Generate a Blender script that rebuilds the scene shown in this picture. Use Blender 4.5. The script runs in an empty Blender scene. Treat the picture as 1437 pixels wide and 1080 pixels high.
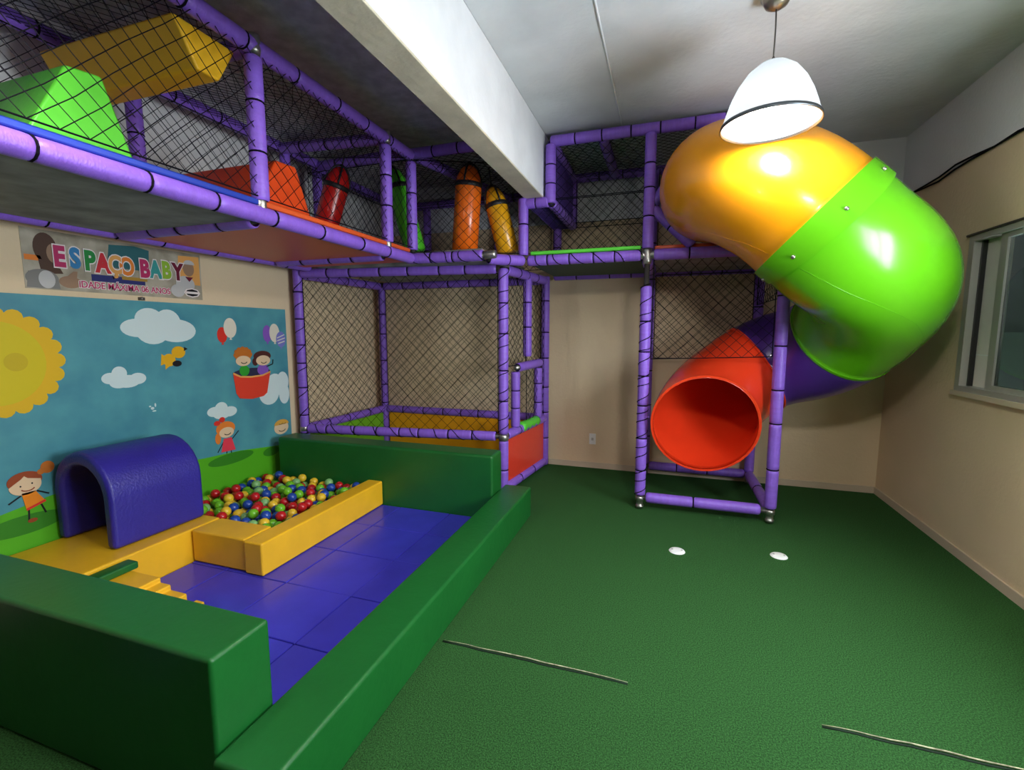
import bpy, bmesh, math, random
from mathutils import Vector, Matrix
random.seed(7)
sc = bpy.context.scene
COL = sc.collection
R = math.radians

# ------------------------------------------------------------------ camera
cam_d = bpy.data.cameras.new('camera'); cam = bpy.data.objects.new('camera', cam_d); COL.objects.link(cam)
cam.location = (0, 0, 1.45)
cam.rotation_euler = (R(90 - 6.47), 0, R(18.3))
cam_d.sensor_width = 36.0; cam_d.lens = 36.0 * 650 / 1437; cam_d.clip_start = 0.02
sc.camera = cam
# ------------------------------------------------------------------ world, exposure
w = bpy.data.worlds.new('world'); sc.world = w; w.use_nodes = True
w.node_tree.nodes['Background'].inputs[0].default_value = (0.86, 0.94, 1.06, 1)
w.node_tree.nodes['Background'].inputs[1].default_value = 13.5
sc.view_settings.view_transform = 'Standard'; sc.view_settings.look = 'None'
sc.view_settings.gamma = 1.0; sc.view_settings.use_curve_mapping = False
sc.view_settings.exposure = 1.62
LAMP_POWER = (13.0, 36.0, 11.0)   # pendant by the slide, then two added fill lamps: near end, left bay
# daylight comes from the world through the near window; this portal only guides the sampling there
pd_ = bpy.data.lights.new('window_portal', 'AREA'); pd_.shape = 'RECTANGLE'; pd_.size = .92; pd_.size_y = 1.40; pd_.cycles.is_portal = True
po_ = bpy.data.objects.new('window_portal', pd_); COL.objects.link(po_); po_.location = (1.99, 1.60, 1.565); po_.rotation_euler = (0, R(90), 0)

# ------------------------------------------------------------------ materials
def mat(name, col, rough=0.5, metal=0.0, spec=0.5, noise=0.0, nscale=8.0, bump=0.0, bscale=60.0, col2=None, coat=0.0):
    m = bpy.data.materials.new(name); m.use_nodes = True
    nt = m.node_tree; b = nt.nodes['Principled BSDF']
    b.inputs['Base Color'].default_value = (*col, 1)
    b.inputs['Roughness'].default_value = rough; b.inputs['Metallic'].default_value = metal
    b.inputs['Specular IOR Level'].default_value = spec; b.inputs['Coat Weight'].default_value = coat
    tc = nt.nodes.new('ShaderNodeTexCoord')
    if noise > 0 or col2:
        n = nt.nodes.new('ShaderNodeTexNoise'); n.inputs['Scale'].default_value = nscale; n.inputs['Detail'].default_value = 5
        nt.links.new(tc.outputs['Object'], n.inputs['Vector'])
        mx = nt.nodes.new('ShaderNodeMix'); mx.data_type = 'RGBA'
        a = tuple(max(0, c * (1 - noise)) for c in col); c2 = col2 if col2 else tuple(min(1, c * (1 + noise)) for c in col)
        rp = nt.nodes.new('ShaderNodeValToRGB'); rp.color_ramp.elements[0].position = .35; rp.color_ramp.elements[1].position = .65
        nt.links.new(n.outputs['Fac'], rp.inputs['Fac'])
        nt.links.new(rp.outputs['Color'], mx.inputs['Factor'])
        mx.inputs['A'].default_value = (*a, 1); mx.inputs['B'].default_value = (*c2, 1)
        nt.links.new(mx.outputs['Result'], b.inputs['Base Color'])
    if bump > 0:
        n2 = nt.nodes.new('ShaderNodeTexNoise'); n2.inputs['Scale'].default_value = bscale; n2.inputs['Detail'].default_value = 4
        nt.links.new(tc.outputs['Object'], n2.inputs['Vector'])
        bp = nt.nodes.new('ShaderNodeBump'); bp.inputs['Strength'].default_value = bump; bp.inputs['Distance'].default_value = .01
        nt.links.new(n2.outputs['Fac'], bp.inputs['Height']); nt.links.new(bp.outputs['Normal'], b.inputs['Normal'])
    return m

def wall_paint(name, low, high, split):
    m = mat(name, low, .75, spec=.2, bump=.25, bscale=45)
    nt = m.node_tree; b = nt.nodes['Principled BSDF']
    g = nt.nodes.new('ShaderNodeNewGeometry'); s = nt.nodes.new('ShaderNodeSeparateXYZ'); nt.links.new(g.outputs['Position'], s.inputs[0])
    c = nt.nodes.new('ShaderNodeMath'); c.operation = 'GREATER_THAN'; c.inputs[1].default_value = split; nt.links.new(s.outputs['Z'], c.inputs[0])
    n = nt.nodes.new('ShaderNodeTexNoise'); n.inputs['Scale'].default_value = 1.6; n.inputs['Detail'].default_value = 6
    nt.links.new(g.outputs['Position'], n.inputs['Vector'])
    m1 = nt.nodes.new('ShaderNodeMix'); m1.data_type = 'RGBA'; nt.links.new(n.outputs['Fac'], m1.inputs['Factor'])
    m1.inputs['A'].default_value = (*[x * .9 for x in low], 1); m1.inputs['B'].default_value = (*[min(1, x * 1.08) for x in low], 1)
    mx = nt.nodes.new('ShaderNodeMix'); mx.data_type = 'RGBA'; nt.links.new(c.outputs[0], mx.inputs['Factor'])
    nt.links.new(m1.outputs['Result'], mx.inputs['A']); mx.inputs['B'].default_value = (*high, 1)
    nt.links.new(mx.outputs['Result'], b.inputs['Base Color'])
    return m

M = {}
M['wall'] = wall_paint('cream_wall_paint', (.77, .60, .385), (.76, .76, .76), 2.575)
M['wall_left'] = wall_paint('left_wall_paint', (.77, .60, .385), (.78, .76, .72), 2.30)
M['ceiling'] = mat('ceiling_paint', (.66, .67, .68), .85, spec=.2, noise=.08, nscale=2.5, bump=.3, bscale=30)
M['stucco'] = mat('ceiling_stucco', (.58, .57, .58), .9, spec=.2, noise=.15, nscale=12, bump=1.0, bscale=28)
M['beam'] = mat('beam_paint', (.76, .76, .77), .8, spec=.2, noise=.05, nscale=4, bump=.25, bscale=35)
M['base'] = mat('baseboard_paint', (.62, .50, .36), .6)
M['turf'] = mat('turf', (.038, .128, .033), .95, spec=.1, noise=.5, nscale=190, bump=1.0, bscale=260)
M['turf_edge'] = mat('turf_backing', (.40, .40, .24), .8, noise=.4, nscale=40)
M['turf_dark'] = mat('turf_gap', (.006, .02, .008), .9)
M['purple'] = mat('purple_foam_sleeve', (.27, .125, .66), .36, spec=.4, noise=.08, nscale=9, bump=.25, bscale=50)
M['purple_net'] = mat('purple_net', (.10, .045, .30), .7)
M['cord'] = mat('black_cord', (.006, .005, .008), .8, spec=.1)
M['steel'] = mat('galvanised_steel', (.45, .43, .40), .35, metal=.9, noise=.2, nscale=30)
M['pipe'] = mat('dark_pipe', (.10, .09, .08), .45, metal=.7)
M['green_v'] = mat('green_vinyl', (.007, .115, .018), .38, spec=.5, noise=.06, nscale=4, bump=.12, bscale=25)
M['blue_v'] = mat('blue_vinyl', (.045, .040, .50), .24, spec=.5, noise=.08, nscale=5, bump=.10, bscale=14)
M['navy_v'] = mat('indigo_vinyl', (.028, .020, .27), .40, spec=.5, noise=.06, nscale=6, bump=.3, bscale=90)
M['yellow_v'] = mat('yellow_vinyl', (.86, .46, .016), .40, spec=.45, noise=.05, nscale=5, bump=.12, bscale=20)
M['red_v'] = mat('red_vinyl', (.80, .075, .010), .35, spec=.5, noise=.05, nscale=5, bump=.12, bscale=20)
M['crimson_v'] = mat('crimson_vinyl', (.55, .012, .010), .25, spec=.5)
M['orange_v'] = mat('orange_vinyl', (.90, .16, .008), .25, spec=.5)
M['amber_v'] = mat('amber_vinyl', (.82, .38, .008), .25, spec=.5)
M['lime_v'] = mat('lime_vinyl', (.10, .52, .035), .35, spec=.5, noise=.08, nscale=6, bump=.2, bscale=25)
M['leaf_v'] = mat('leaf_vinyl', (.08, .50, .02), .3, spec=.5)
M['mat_blue'] = mat('deck_mat_blue', (.02, .05, .36), .35)
M['mat_red'] = mat('deck_mat_red', (.72, .10, .02), .4)
M['mat_green'] = mat('deck_mat_green', (.10, .62, .04), .4)
M['board'] = mat('deck_board', (.22, .22, .20), .7, noise=.3, nscale=6)
M['board_g'] = mat('deck_board_green', (.03, .07, .03), .7)
M['panel_red'] = mat('panel_red', (.80, .05, .025), .25, spec=.6)
M['panel_orange'] = mat('panel_orange', (.88, .36, .01), .35)
M['panel_green'] = mat('panel_green', (.16, .45, .02), .35)
M['sl_orange'] = mat('slide_orange', (.86, .33, .005), .25, spec=.4, coat=.1, noise=.03, nscale=3)
M['sl_green'] = mat('slide_green', (.115, .46, .008), .24, spec=.4, coat=.1, noise=.03, nscale=3)
M['sl_purple'] = mat('slide_purple', (.075, .024, .24), .28, spec=.5, coat=.3)
M['sl_red'] = mat('slide_red', (.88, .050, .012), .24, spec=.5, coat=.3)
M['alu'] = mat('aluminium', (.58, .57, .52), .4, metal=.5)
M['white'] = mat('white_plastic', (.88, .88, .85), .4)
M['black'] = mat('black_plastic', (.01, .01, .01), .5)
M['bronze'] = mat('brushed_metal', (.40, .34, .27), .3, metal=.9)
M['ring'] = mat('lamp_ring', (.10, .11, .12), .35, metal=.8)

def flat(name, col, rough=.5): return mat('print_' + name, col, rough, spec=.3)
PR = dict(sky=mat('print_sky', (.075, .30, .38), .35, spec=.4, noise=.14, nscale=3.5, col2=(.10, .36, .40)),
          sunrim=flat('sunrim', (.80, .48, .01)), sun=flat('sun', (.70, .55, .008)), sunspot=flat('sunspot', (.62, .45, .008)),
          cloud=flat('cloud', (.66, .78, .76)), grass=flat('grass', (.09, .42, .012)), grass2=flat('grass_dark', (.035, .22, .012)),
          yellow=flat('yellow', (.80, .42, .01)), black=flat('black', (.01, .008, .01)), red=flat('red', (.72, .035, .02)),
          cream=flat('cream', (.78, .72, .58)), violet=flat('violet', (.25, .10, .50)), stripe=flat('stripe', (.20, .20, .55)),
          skin=flat('skin', (.80, .58, .36)), ginger=flat('ginger', (.55, .16, .02)), auburn=flat('auburn', (.32, .06, .015)),
          darkhair=flat('darkhair', (.09, .025, .02)), blond=flat('blond', (.72, .38, .06)), green=flat('green', (.03, .35, .03)),
          orange=flat('orange', (.85, .25, .01)), tub=flat('tub', (.78, .055, .025)), tubin=flat('tubin', (.03, .03, .07)),
          pink=flat('pink', (.80, .05, .08)),
          bannerbg=mat('print_banner', (.42, .36, .24), .5, noise=.35, nscale=7, col2=(.50, .44, .33)), brown=flat('brown', (.085, .042, .025)), skin2=flat('skin2', (.33, .20, .12)),
          shirt=flat('shirt', (.55, .53, .50)), grey=flat('grey', (.22, .21, .19)), teal=flat('teal', (.03, .13, .14)),
          navy=flat('navy', (.03, .035, .16)), gold=flat('gold', (.45, .26, .04)), outline=flat('outline', (.85, .76, .72)),
          magenta=flat('magenta', (.50, .03, .12)), blue=flat('blue', (.04, .22, .45)), green2=flat('green2', (.02, .25, .05)),
          crim=flat('crim', (.60, .03, .04)), peach=flat('peach', (.80, .38, .10)), or2=flat('or2', (.80, .22, .03)),
          teal2=flat('teal2', (.05, .33, .30)), lime=flat('lime', (.30, .50, .04)), maroon=flat('maroon', (.16, .01, .03)))

# ------------------------------------------------------------------ helpers
def mesh_obj(name, verts, faces, m, parent=None, smooth=False):
    me = bpy.data.meshes.new(name); me.from_pydata([tuple(v) for v in verts], [], faces); me.update()
    if smooth:
        for p in me.polygons: p.use_smooth = True
    if m: me.materials.append(m)
    o = bpy.data.objects.new(name, me); COL.objects.link(o)
    if parent: o.parent = parent
    return o

def inst(name, me, parent=None):
    o = bpy.data.objects.new(name, me); COL.objects.link(o)
    if parent: o.parent = parent
    return o

def tag(o, label, cat, group=None, kind=None):
    o['label'] = label; o['category'] = cat
    if group: o['group'] = group
    if kind: o['kind'] = kind
    return o

def thing(name, label, cat, loc=(0, 0, 0), group=None):
    o = bpy.data.objects.new(name, None); COL.objects.link(o); o.location = loc; o.empty_display_size = .1
    return tag(o, label, cat, group)

BF = [(0, 3, 2, 1), (4, 5, 6, 7), (0, 1, 5, 4), (1, 2, 6, 5), (2, 3, 7, 6), (3, 0, 4, 7)]
def box_vf(x0, x1, y0, y1, z0, z1):
    return [(x0, y0, z0), (x1, y0, z0), (x1, y1, z0), (x0, y1, z0), (x0, y0, z1), (x1, y0, z1), (x1, y1, z1), (x0, y1, z1)], list(BF)

def add(V, F, v, f):
    k = len(V); V.extend(v); F.extend([tuple(i + k for i in q) for q in f])

def boxes(name, bl, m, parent=None):
    V, F = [], []
    for b in bl: add(V, F, *box_vf(*b))
    return mesh_obj(name, V, F, m, parent)

def soften(o, width=.02, seg=3):
    for p in o.data.polygons: p.use_smooth = True
    md = o.modifiers.new('bevel', 'BEVEL'); md.width = width; md.segments = seg; md.limit_method = 'ANGLE'; md.angle_limit = R(30); md.harden_normals = True
    return o

def foam(name, b, m, parent=None, bw=.02, seg=3):
    return soften(boxes(name, [b], m, parent), bw, seg)

def tube_vf(pts, rad, n=10, cap=True, up=None):
    """tube along a polyline, rad a number or list"""
    V, F = [], []
    pts = [Vector(p) for p in pts]; k = len(pts)
    rs = rad if isinstance(rad, (list, tuple)) else [rad] * k
    prev = None
    for i, p in enumerate(pts):
        t = (pts[min(i + 1, k - 1)] - pts[max(i - 1, 0)]).normalized()
        if prev is None:
            a = Vector((0, 0, 1)) if abs(t.z) < .9 else Vector((1, 0, 0))
            nrm = t.cross(a).normalized()
        else:
            nrm = (prev - t * prev.dot(t)).normalized()
        prev = nrm; b = t.cross(nrm)
        for j in range(n):
            an = 2 * math.pi * j / n
            V.append(p + (nrm * math.cos(an) + b * math.sin(an)) * rs[i])
    for i in range(k - 1):
        for j in range(n):
            j2 = (j + 1) % n
            F.append((i * n + j, i * n + j2, (i + 1) * n + j2, (i + 1) * n + j))
    if cap:
        F.append(tuple(range(n - 1, -1, -1))); F.append(tuple((k - 1) * n + j for j in range(n)))
    return V, F

def tube(name, pts, rad, m, parent=None, n=10, cap=True):
    V, F = tube_vf(pts, rad, n, cap)
    return mesh_obj(name, V, F, m, parent, smooth=True)

def lathe(name, prof, m, parent=None, n=32, loc=(0, 0, 0)):
    V, F = [], []
    for r, z in prof:
        for j in range(n):
            a = 2 * math.pi * j / n; V.append((loc[0] + r * math.cos(a), loc[1] + r * math.sin(a), loc[2] + z))
    for i in range(len(prof) - 1):
        for j in range(n):
            j2 = (j + 1) % n; F.append((i * n + j, i * n + j2, (i + 1) * n + j2, (i + 1) * n + j))
    return mesh_obj(name, V, F, m, parent, smooth=True)

# ------------------------------------------------------------------ room shell
XL, XR, YB, YR, ZC = -3.36, 1.85, 4.90, -3.60, 3.07
def struct(o, label, cat): return tag(o, label, cat, kind='structure')
floor = struct(boxes('floor', [(XL - .1, XR + .1, YR - .1, YB + .1, -.1, 0)], M['turf']), 'dark green artificial turf floor of the room', 'floor')
wb = struct(boxes('wall_back', [(XL - .1, XR + .1, YB, YB + .1, 0, ZC)], M['wall']), 'cream back wall with white band at the top', 'wall')
wl = struct(boxes('wall_left', [(XL - .1, XL, YR, YB, 0, ZC)], M['wall_left']), 'cream left wall behind mural and banner', 'wall')
WZ0, WZ1 = 1.07, 2.06
WINS = ((2.62, 3.83), (.88, 2.32))
segs = [YR, .88, 2.32, 2.62, 3.83, YB]
wr = struct(boxes('wall_right', [(XR, XR + .12, segs[i], segs[i + 1], 0, ZC) for i in (0, 2, 4)] + [(XR, XR + .12, a, b, 0, WZ0) for a, b in WINS] + [(XR, XR + .12, a, b, WZ1, ZC) for a, b in WINS], M['wall']),
            'cream right wall with windows and white band at the top', 'wall')
struct(boxes('wall_rear', [(XL - .1, XR + .12, YR - .1, YR, 0, ZC)], mat('rear_wall_paint', (.16, .12, .09), .8)), 'dark wall behind the camera', 'wall')
struct(boxes('ceiling', [(-1.0, XR + .12, YR - .1, YB + .1, ZC, ZC + .1)], M['ceiling']), 'smooth grey white ceiling above the slide', 'ceiling')
struct(boxes('ceiling', [(XL - .1, -1.0, YR - .1, YB + .1, ZC, ZC + .1)], M['stucco']), 'rough grey stucco ceiling above the upper walkway', 'ceiling')
bm_ = struct(soften(boxes('trim_1', [(-1.155, -1.0, YR, YB, 2.56, ZC)], M['beam']), .008, 2), 'white painted concrete beam under the ceiling', 'beam')
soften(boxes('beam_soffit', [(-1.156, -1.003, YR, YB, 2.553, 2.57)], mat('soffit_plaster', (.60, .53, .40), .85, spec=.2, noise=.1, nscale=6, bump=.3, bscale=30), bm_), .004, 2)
struct(tube('trim_2', [(-.39, y, ZC - .001 + .002 * math.sin(y * 9)) for y in [YR + i * .2 for i in range(43)]], .006, M['ceiling'], n=6), 'thin raised joint line running along the ceiling', 'ceiling joint')
struct(boxes('baseboard_back', [(-1.19, XR, YB - .012, YB, 0, .06)], M['base']), 'low cream baseboard along the back wall', 'baseboard')
struct(boxes('baseboard_right', [(XR - .012, XR, YR, YB - .012, 0, .06)], M['base']), 'low cream baseboard along the right wall', 'baseboard')
struct(boxes('trim_3', [(.75, XR, YB - .02, YB, 2.56, 2.59)], M['beam']), 'narrow ledge under the white band on back wall', 'ledge')
# turf seams: curled edges
def seam(x0, x1, y, lab):
    s = thing('turf_seam', lab, 'carpet seam', (x0, y, 0))
    k = 14; pts = [(i / k * (x1 - x0), .002 * math.sin(i * 1.3) + random.uniform(-.002, .002), .004 + .004 * math.sin(i / k * math.pi)) for i in range(k + 1)]
    tube('curled_edge', pts, [.001 + .0020 * math.sin(i / k * math.pi) for i in range(k + 1)], M['turf_edge'], s, n=6)
    tube('gap', [(p[0], p[1] - .008, .0015) for p in pts], .004, M['turf_dark'], s, n=6)
seam(-.95, -.10, 1.84, 'curled turf seam starting at the long green foam edge')
seam(.60, 1.35, 1.85, 'curled pale turf seam near the right wall foreground')

# ------------------------------------------------------------------ window
def thin_glass(name, tint):
    m = bpy.data.materials.new(name); m.use_nodes = True; nt = m.node_tree; nt.nodes.remove(nt.nodes['Principled BSDF'])
    t = nt.nodes.new('ShaderNodeBsdfTransparent'); t.inputs[0].default_value = (*tint, 1)
    g = nt.nodes.new('ShaderNodeBsdfGlossy'); g.inputs['Roughness'].default_value = .03
    x = nt.nodes.new('ShaderNodeMixShader'); x.inputs[0].default_value = .08
    nt.links.new(t.outputs[0], x.inputs[1]); nt.links.new(g.outputs[0], x.inputs[2]); nt.links.new(x.outputs[0], nt.nodes['Material Output'].inputs[0])
    return m
glass = thin_glass('tinted_glass', (.45, .50, .47)); clear = thin_glass('clear_glass', (.95, .97, .96))
frost = mat('frosted_glass', (.75, .70, .63), .5, noise=.08, nscale=3)
def window(name, y0, y1, label, m_glass, split, side):
    c = Vector((XR, (y0 + y1) / 2, WZ0))
    win = struct(thing(name, label, 'window', c), label, 'window')
    def wbx(n, ya, yb, za, zb, x0, x1, m): return boxes(n, [(x0, x1, ya - c.y, yb - c.y, za - c.z, zb - c.z)], m, win)
    for n_, a in (('frame_jamb', (y1 - .05, y1, WZ0, WZ1)), ('frame_jamb', (y0, y0 + .05, WZ0, WZ1)), ('frame_head', (y0 + .05, y1 - .05, WZ1 - .035, WZ1)), ('frame_sill', (y0 + .05, y1 - .05, WZ0, WZ0 + .035))):
        wbx(n_, *a, -.02, .07, M['alu'])
    wbx('head_drip', y0 - .02, y1 + .02, WZ1, WZ1 + .012, -.03, .0, M['pipe'])
    wbx('sill_ledge', y0 - .02, y1 + .02, WZ0 - .03, WZ0, -.03, .0, M['base'])
    z0, z1 = WZ0 + .035, WZ1 - .035; sa, sb = split
    wbx('sash_stile', sb - .03, sb + .03, z0, z1, .0, .03, M['alu']); wbx('sash_stile', sa - .03, sa + .03, z0, z1, .0, .03, M['alu'])
    wbx('sash_rail', sa + .03, sb - .03, z1 - .03, z1, .0, .03, M['alu']); wbx('sash_rail', sa + .03, sb - .03, z0, z0 + .03, .0, .03, M['alu'])
    wbx('pane', sa + .03, sb - .03, z0 + .03, z1 - .03, .012, .018, m_glass)
    if sa - .03 > y0 + .06: wbx('pane', y0 + .05, sa - .03, z0, z1, .042, .048, m_glass)
    if side:
        wbx('pane', sb + .03, y1 - .05, z0, z1, .048, .055, frost); wbx('pane_rail', sb + .03, y1 - .05, z0 + .20, z0 + .206, .045, .048, M['white'])
        wbx('track_strip', y1 - .065, y1 - .05, z0, z1, .02, .045, M['black'])
    else: wbx('pane', sb + .03, y1 - .05, z0, z1, .042, .048, m_glass)
window('window_1', *WINS[0], 'aluminium sliding window with dark panes beside the slide', glass, (2.98, 3.53), True)
window('window_2', *WINS[1], 'aluminium sliding window letting daylight into the near end', clear, (1.35, 1.85), False)
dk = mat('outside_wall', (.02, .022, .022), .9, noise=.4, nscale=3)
ow = struct(boxes('wall_outside', [(2.70, 2.80, 2.45, 5.2, 1.45, 3.6), (XR + .12, 2.70, 5.1, 5.2, 0, 3.6), (XR + .12, 2.70, 2.45, 2.50, 0, 3.6), (XR + .12, 2.8, 2.45, 5.2, 3.6, 3.7)], dk), 'dim grey wall outside the window, boxed in to block sky light', 'wall')  # outside wall extended into a closed box that keeps sky light off it
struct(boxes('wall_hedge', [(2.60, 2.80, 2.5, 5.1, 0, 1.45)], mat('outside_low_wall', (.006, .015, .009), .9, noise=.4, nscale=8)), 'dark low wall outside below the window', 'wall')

# cable along right wall
cb = thing('wall_cable', 'black cable sagging along the right wall', 'cable', (XR - .012, 2.5, 2.57))
for dz, s in ((0, 0), (-.012, 1)):
    pts = [(0, -1.6 + i * .2, dz + .012 * math.sin(i * .9 + s * 1.7) + .008 * math.sin(i * 2.1)) for i in range(20)]
    tube('strand', pts, .006, M['cord'], cb, n=6)
# outlet
so = thing('wall_outlet', 'small white wall outlet low on back wall', 'outlet', (-.71, YB, .316))
soften(boxes('cover_plate', [(-.035, .035, -.008, 0, -.058, .058)], M['white'], so), .003, 2)
boxes('socket', [(-.012, .012, -.0115, -.008, -.014, .014)], M['grey'] if 'grey' in M else M['alu'], so)
# floor caps
for x, y, lab in ((.12, 3.145, 'round white floor plate nearer the middle of the turf'), (.75, 3.28, 'round white floor plate in front of slide post')):
    d = thing('floor_plate', lab, 'floor plate', (x, y, 0), 'white floor plates')
    lathe('disc', [(0, .010), (.030, .010), (.046, .007), (.052, 0)], M['white'], d, 20)
    for s in (-1, 1):
        lathe('screw', [(0, .0125), (.005, .012), (.006, .009)], M['steel'], d, 8, (s * .03, 0, 0))

# ------------------------------------------------------------------ pendant lamp
glassm = bpy.data.materials.new('opal_glass'); glassm.use_nodes = True
nt = glassm.node_tree; nt.nodes.remove(nt.nodes['Principled BSDF'])
tr = nt.nodes.new('ShaderNodeBsdfTranslucent'); tr.inputs[0].default_value = (.085, .095, .105, 1)
df = nt.nodes.new('ShaderNodeBsdfDiffuse'); df.inputs[0].default_value = (.42, .46, .48, 1)
gl = nt.nodes.new('ShaderNodeBsdfGlossy'); gl.inputs['Roughness'].default_value = .1
em = nt.nodes.new('ShaderNodeEmission'); em.inputs[0].default_value = (.85, .93, 1, 1); em.inputs[1].default_value = .05
m1 = nt.nodes.new('ShaderNodeMixShader'); m1.inputs[0].default_value = .5; nt.links.new(tr.outputs[0], m1.inputs[1]); nt.links.new(df.outputs[0], m1.inputs[2])
m2 = nt.nodes.new('ShaderNodeMixShader'); m2.inputs[0].default_value = .06; nt.links.new(m1.outputs[0], m2.inputs[1]); nt.links.new(gl.outputs[0], m2.inputs[2])
a1 = nt.nodes.new('ShaderNodeAddShader'); nt.links.new(m2.outputs[0], a1.inputs[0]); nt.links.new(em.outputs[0], a1.inputs[1])
nt.links.new(a1.outputs[0], nt.nodes['Material Output'].inputs[0])
bulbm = bpy.data.materials.new('bulb_glow'); bulbm.use_nodes = True
bb = bulbm.node_tree.nodes['Principled BSDF']; bb.inputs['Emission Color'].default_value = (.9, .96, 1, 1); bb.inputs['Emission Strength'].default_value = 2.5
def pendant(x, y, power, label):
    lamp = thing('pendant_lamp', label, 'lamp', (x, y, ZC), 'pendant lamps in a row')
    lathe('canopy', [(0, -.075), (.02, -.073), (.05, -.055), (.068, -.02), (.07, 0)], M['bronze'], lamp, 28)
    tube('cable', [(0, 0, -.07), (.002, 0, -.16), (0, 0, -.305)], .0035, M['pipe'], lamp, 8)
    lathe('cap', [(.004, -.285), (.01, -.30), (.026, -.313), (.028, -.317)], M['pipe'], lamp, 20)
    lathe('shade', [(.026, -.27), (.07, -.282), (.115, -.318), (.155, -.375), (.183, -.435), (.205, -.50), (.220, -.558)], glassm, lamp, 48, (0, 0, -.045))
    lathe('rim_ring', [(.217, -.545), (.224, -.545), (.227, -.562), (.220, -.562), (.217, -.545)], M['ring'], lamp, 48, (0, 0, -.045))
    lathe('bulb', [(0, -.48), (.03, -.472), (.042, -.44), (.036, -.40), (.018, -.36), (.016, -.28)], bulbm, lamp, 20, (0, 0, -.045))
    ld = bpy.data.lights.new('bulb_light', 'POINT'); ld.energy = power; ld.color = (1.0, .97, .93); ld.shadow_soft_size = .13
    lo = bpy.data.objects.new('bulb_light', ld); COL.objects.link(lo); lo.parent = lamp; lo.location = (0, 0, -.555)
pendant(.449, 2.70, LAMP_POWER[0], 'lit white bell-shaped glass pendant lamp hanging in front of slide')
pendant(.449, .95, LAMP_POWER[1], 'added pendant fill lamp over the near end of the room')  # unseen lamp, added to even out the light in the room
pendant(-1.58, .84, LAMP_POWER[2], 'added pendant fill lamp in the left bay beside the walkway')  # unseen lamp, added to brighten the upper walkway and the ceiling above it

# ------------------------------------------------------------------ climbing frame (pipes in purple foam sleeves, nets, decks)
frame = thing('climbing_frame', 'two level play frame of purple padded pipes with black safety nets', 'play structure', (0, 0, 0))
TR = .043
SN = 14
def sleeve_mesh():
    prof = [(.80, 0), (.97, .03), (1, .10), (1.0, .5), (1, .90), (.97, .97), (.80, 1)]
    V, F = [], []
    for r, z in prof:
        for j in range(SN):
            a = 2 * math.pi * j / SN; V.append((r * TR * math.cos(a), r * TR * math.sin(a), z))
    for i in range(len(prof) - 1):
        for j in range(SN):
            j2 = (j + 1) % SN; F.append((i * SN + j, i * SN + j2, (i + 1) * SN + j2, (i + 1) * SN + j))
    me = bpy.data.meshes.new('foam_sleeve'); me.from_pydata(V, [], F); me.materials.append(M['purple'])
    for p in me.polygons: p.use_smooth = True
    return me
SLEEVE = sleeve_mesh()
def padded(name, p0, p1, bare0=0.0, bare1=0.0, seg=.26, wrap=0, pipe='pipe'):
    """a pipe with foam sleeves between bare ends; wrap = turns of black cord per metre"""
    p0, p1 = Vector(p0), Vector(p1); d = p1 - p0; L = d.length
    q = d.to_track_quat('Z', 'Y')
    o = tube(name, [(0, 0, 0), (0, 0, L)], .022, M[pipe], frame, 10)
    o.location = p0; o.rotation_mode = 'QUATERNION'; o.rotation_quaternion = q
    a, b = bare0, L - bare1; n = max(1, round((b - a) / seg))
    cuts = [a] + [a + (b - a) * (i + random.uniform(-.14, .14)) / n for i in range(1, n)] + [b]
    for i in range(n):
        s = inst('foam_sleeve', SLEEVE, o); s.location = (0, 0, cuts[i]); s.scale = (1, 1, cuts[i + 1] - cuts[i])
        s.rotation_euler = (random.uniform(-.004, .004), random.uniform(-.004, .004), random.uniform(0, 6))
    V, F = [], []
    for c in cuts[1:-1]:
        k = [(TR * .93 * math.cos(t * 2 * math.pi / 12), TR * .93 * math.sin(t * 2 * math.pi / 12), c) for t in range(13)]
        add(V, F, *tube_vf(k, .005, 4, False))
    if wrap:
        nn = int(L * wrap * 10); pts = []
        for i in range(nn + 1):
            f = i / nn; an = f * L * wrap * 2 * math.pi
            pts.append(((TR + .001) * math.cos(an), (TR + .001) * math.sin(an), a + (b - a) * f + .02 * math.sin(f * 40)))
        add(V, F, *tube_vf(pts, .0042, 4, False))
    if V: mesh_obj('tie_cord', V, F, M['cord'], o)['kind'] = 'stuff'
    return o
def joint(p, r=.03, s=.05):
    o = thing_part = mesh_obj('pipe_clamp', *tube_vf([(0, 0, -s), (0, 0, -s * .6), (0, 0, s * .6), (0, 0, s)], [r * .85, r, r, r * .85], 12), M['steel'], frame, True)
    o.location = p; return o
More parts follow.
